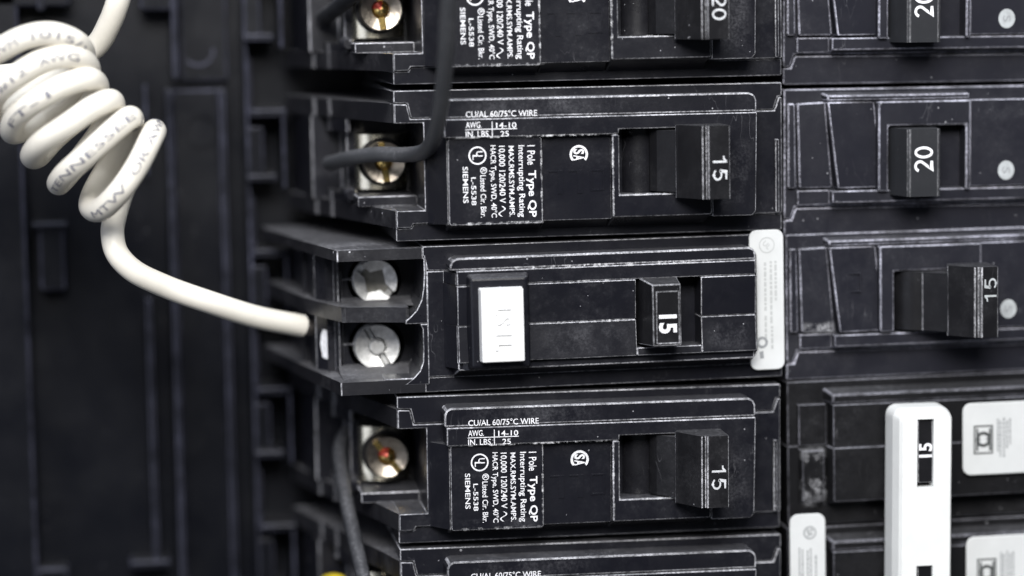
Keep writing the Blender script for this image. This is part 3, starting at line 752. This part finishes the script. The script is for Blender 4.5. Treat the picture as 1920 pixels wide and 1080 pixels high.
def smear(t, u0, u1, v0, v1, w, mat, wb=None):
    b = MB(); wb = w if wb is None else wb
    b.add([W3(u0, v0, w), W3(u1, v0, w), W3(u1, v1, wb), W3(u0, v1, wb)], [[0, 1, 2, 3]]); return b.build('dust_smear', [mat], t)
M_chip = smear_material('chipped_edge_scuff', (.62, .62, .64), .49, .60, 800, 1.0)
for r_ in (-1, 0, 2, 3):
    for q in ((82, 404, 86.5, 90.5, -61.2), (388, 393.5, 84, 243, -63.4), (258.5, 263, 92, 247, -51.9), (84, 270, 242, 248, -51.9), (402, 520, 197, 202, -63.4)):
        smear(left[r_], *q, M_chip).name = 'edge_scuff'
for q in ((240, 432, 73.5, 79.5, -60.4), (240, 432, 148, 153.5, -57.2), (104, 650, 44, 52, -60.2)):
    smear(gf, *q, M_chip).name = 'edge_scuff'
smear(R3, 756, 812, 128, 252, 11.4, M_smear)
smear(R2, 760, 828, 178, 204, 15.2, M_smear)
smear(left[0], 60, 92, 90, 240, -4.5, M_smear2, -4.5)
smear(left[2], 92, 262, 225, 250, -51.9, M_smear2)
for r_ in (-1, 0, 2, 3): smear(left[r_], 100, 380, 20, 53, -58.6, M_smear2); smear(left[r_], 580, 655, 100, 240, -60.7, M_smear2)
smear(gf, 240, 430, 155, 215, -61.4, M_smear2); smear(gf, 560, 655, 155, 215, -61.4, M_smear2)
white_label(R3, 2, 1067, UR-20, 60, 198, -22)
b_ = white_label(R4, 3, 1072, UR-20, 37, 175, -22) if False else None
def shifted_label():
    n0 = set(bpy.data.objects); white_label(R4, 3, 1067, UR-20, 60, 198, -22)
    for o in set(bpy.data.objects)-n0:
        if o.name.startswith('white_label'): o.location = W3(8, -24, 0)
shifted_label()
white_label(R4, 3, 737, 806, -20, 200, 2, sq=False)
# white handle tie across the two breakers
tie = empty('handle_tie', (906, 281*2+47, -80), .006)
b = MB()
b.holed_prism([(rrect(925, 1017, 55, 486, 15), -105), (rrect(920, 1021, 51, 490, 18), -98), (rrect(914, 1025, 47, 493, 20), -76), (rrect(913, 1026, 46, 494, 20), -34)],
              [[(953, 66), (984, 66), (984, 194), (953, 194)], [(953, 342), (984, 342), (984, 470), (953, 470)]])
o = b.build('tie_bar', [M_tie], tie, 2.2, 2); o.location = -W3(906, 47, -80)
tag(tie, 'white plastic handle tie joining two breakers, with two dark windows', 'handle tie')

# ------------------------------------------------------------------ wires
def wire(name, pts, rad, mat, label, per=12, n=20):
    path = pixpath(pts, per); b = MB(); b.tube(path, rad*S, n)
    o = b.build(name, [mat]); tag(o, label, 'wire'); return o, path
cp = [(236,-60,60),(222,0,70),(205,45,90),(178,88,118),(120,118,145),(30,140,135),(-45,140,70),
      (-28,112,15),(5,90,-8),(50,69,-16),(95,63,-16),(137,76,0),(157,102,45),(130,140,115),(60,172,138),(0,205,112),
      (-20,212,62),(-10,180,18),(25,147,-10),(78,115,-16),(128,105,-10),(160,118,18),(165,145,62),(130,182,118),(80,217,138),(42,244,110),
      (22,246,60),(32,218,15),(70,188,-14),(118,161,-16),(162,148,-2),(182,160,35),(172,190,85),(140,225,130),(100,262,135),(72,292,105),
      (60,292,60),(78,268,12),(126,235,-15),(176,201,-14),(206,189,8),(212,206,50),(190,245,115),(160,285,138),(128,326,118),
      (110,344,65),(124,325,15),(165,289,-15),(215,243,-16),(243,221,5),(246,238,50),(226,280,115),(198,320,138),(176,360,120),
      (170,388,72),(190,392,20),(225,358,-14),(258,310,-16),(282,262,-6),(290,246,24),(280,258,72),(258,305,118),(232,355,138),(216,405,120),
      (211,440,100),(219,474,88),(248,506,88),(310,537,108),(400,569,130),(480,594,170),(566,611,222)]
RW = 21.5
cp = [(x, y, 60+(w-60)*1.3 if y < 412 else w) for x, y, w in cp]
coil, path = wire('coiled_wire', cp, RW, M_wwhite, 'white coiled wire with grey lettering leading to the test-button breaker', 12, 24)
b = MB(); b.tube(pixpath([(556,609,216),(575,613,225),(596,618,245)]), 14*S, 14); b.build('bare_end', [M_copper], coil)
cum = [0.0]
for i in range(1, len(path)): cum.append(cum[-1]+(path[i]-path[i-1]).length)
def wirept(s):
    lo, hi = 0, len(cum)-2
    while lo < hi:
        m = (lo+hi+1)//2
        if cum[m] <= s: lo = m
        else: hi = m-1
    f = (s-cum[lo])/(cum[lo+1]-cum[lo]); p = path[lo].lerp(path[lo+1], f)
    t = (path[min(lo+2, len(path)-1)]-path[max(lo-1, 0)]).normalized(); return p, t
def proj(p):
    q = RM@np.array([p.x/S, -p.z/S, p.y/S])+TR; return FPX*q[0]/q[2]+960, FPX*q[1]/q[2]+540
cw = W3(*CC)
def wire_text(txt, x0, y0, x1, y1, hgt=12.5, shift=0.0):
    """letters wrapped on the wire between the two seen places"""
    best = []
    for (x, y) in ((x0, y0), (x1, y1)):
        m = 1e9; bi = 0
        for i, p in enumerate(path):
            if p.y > 40*S: continue
            a, c = proj(p); d = (a-x)**2+(c-y)**2
            if d < m: m = d; bi = i
        best.append(cum[bi])
    s0, s1 = best; V, Fc = glyphs(txt, .0)
    bm = bmesh.new(); bv = [bm.verts.new((x, y, 0)) for x, y in V]
    for f in Fc:
        try: bm.faces.new([bv[i] for i in f])
        except ValueError: pass
    bmesh.ops.triangulate(bm, faces=bm.faces); bmesh.ops.subdivide_edges(bm, edges=bm.edges, cuts=3, use_grid_fill=True)
    bm.verts.index_update(); V = [(v.co.x, v.co.y) for v in bm.verts]; Fc = [[v.index for v in f.verts] for f in bm.faces]; bm.free()
    ax, bx = min(p[0] for p in V), max(p[0] for p in V); ay, by = min(p[1] for p in V), max(p[1] for p in V)
    P = []
    for x, y in V:
        s = s0+(x-ax)/(bx-ax)*(s1-s0); p, t = wirept(s)
        c = (cw-p).normalized(); c = (c-t*c.dot(t)).normalized(); up = c.cross(t)
        if up.dot(Vector((0, 0, 1))) < -.2 and t.x > 0: up = -up
        a = ((y-(ay+by)/2)/(by-ay)*hgt+shift)/RW
        P.append(p+(c*math.cos(a)+up*math.sin(a))*(RW+1.0)*S)
    return P, Fc
ink = MB()
for args in (('AWM', -14, 102, 36, 76), ('1015/12', 62, 67, 152, 92), ('#12', 6, 160, 50, 130), ('AWG', 72, 118, 136, 105), ('FT-1', 30, 222, 92, 176),
             ('TENNESSEE B', 106, 346, 250, 224), ('MTW', 190, 390, 238, 342), ('OR', 248, 326, 272, 282), ('AWM', 276, 276, 291, 246)):
    P, Fc = wire_text(*args, shift=-1.0); ink.add(P, Fc)
ink.build('wire_lettering', [M_ink], coil)
wire('black_wire', [(846,-60,-330),(842,0,-300),(838,80,-250),(831,160,-190),(822,225,-130),(812,262,-80),(795,284,-20),(762,290,50),(715,289,110),(670,294,170),(640,301,235),(617,307,300)], 14.5, M_wgrey, 'black wire dropping from the top edge into the breaker above the test-button breaker')
wire('black_wire', [(760,-90,20),(700,-40,80),(660,-8,160),(628,18,260),(606,34,360)], 15.5, M_wblack, 'short black wire entering the top breaker at the top edge')
wire('black_wire', [(672,800,330),(648,815,300),(637,845,265),(641,890,220),(651,948,165),(665,1012,110),(682,1090,50),(690,1140,20)], 14.5, M_wblack, 'black wire running down from the lower 15 amp breaker to the bottom edge')
wire('yellow_wire', [(600,1110,340),(618,1092,270),(640,1096,220),(662,1130,190)], 17, M_wyel, 'yellow wire just peeking in at the bottom edge')
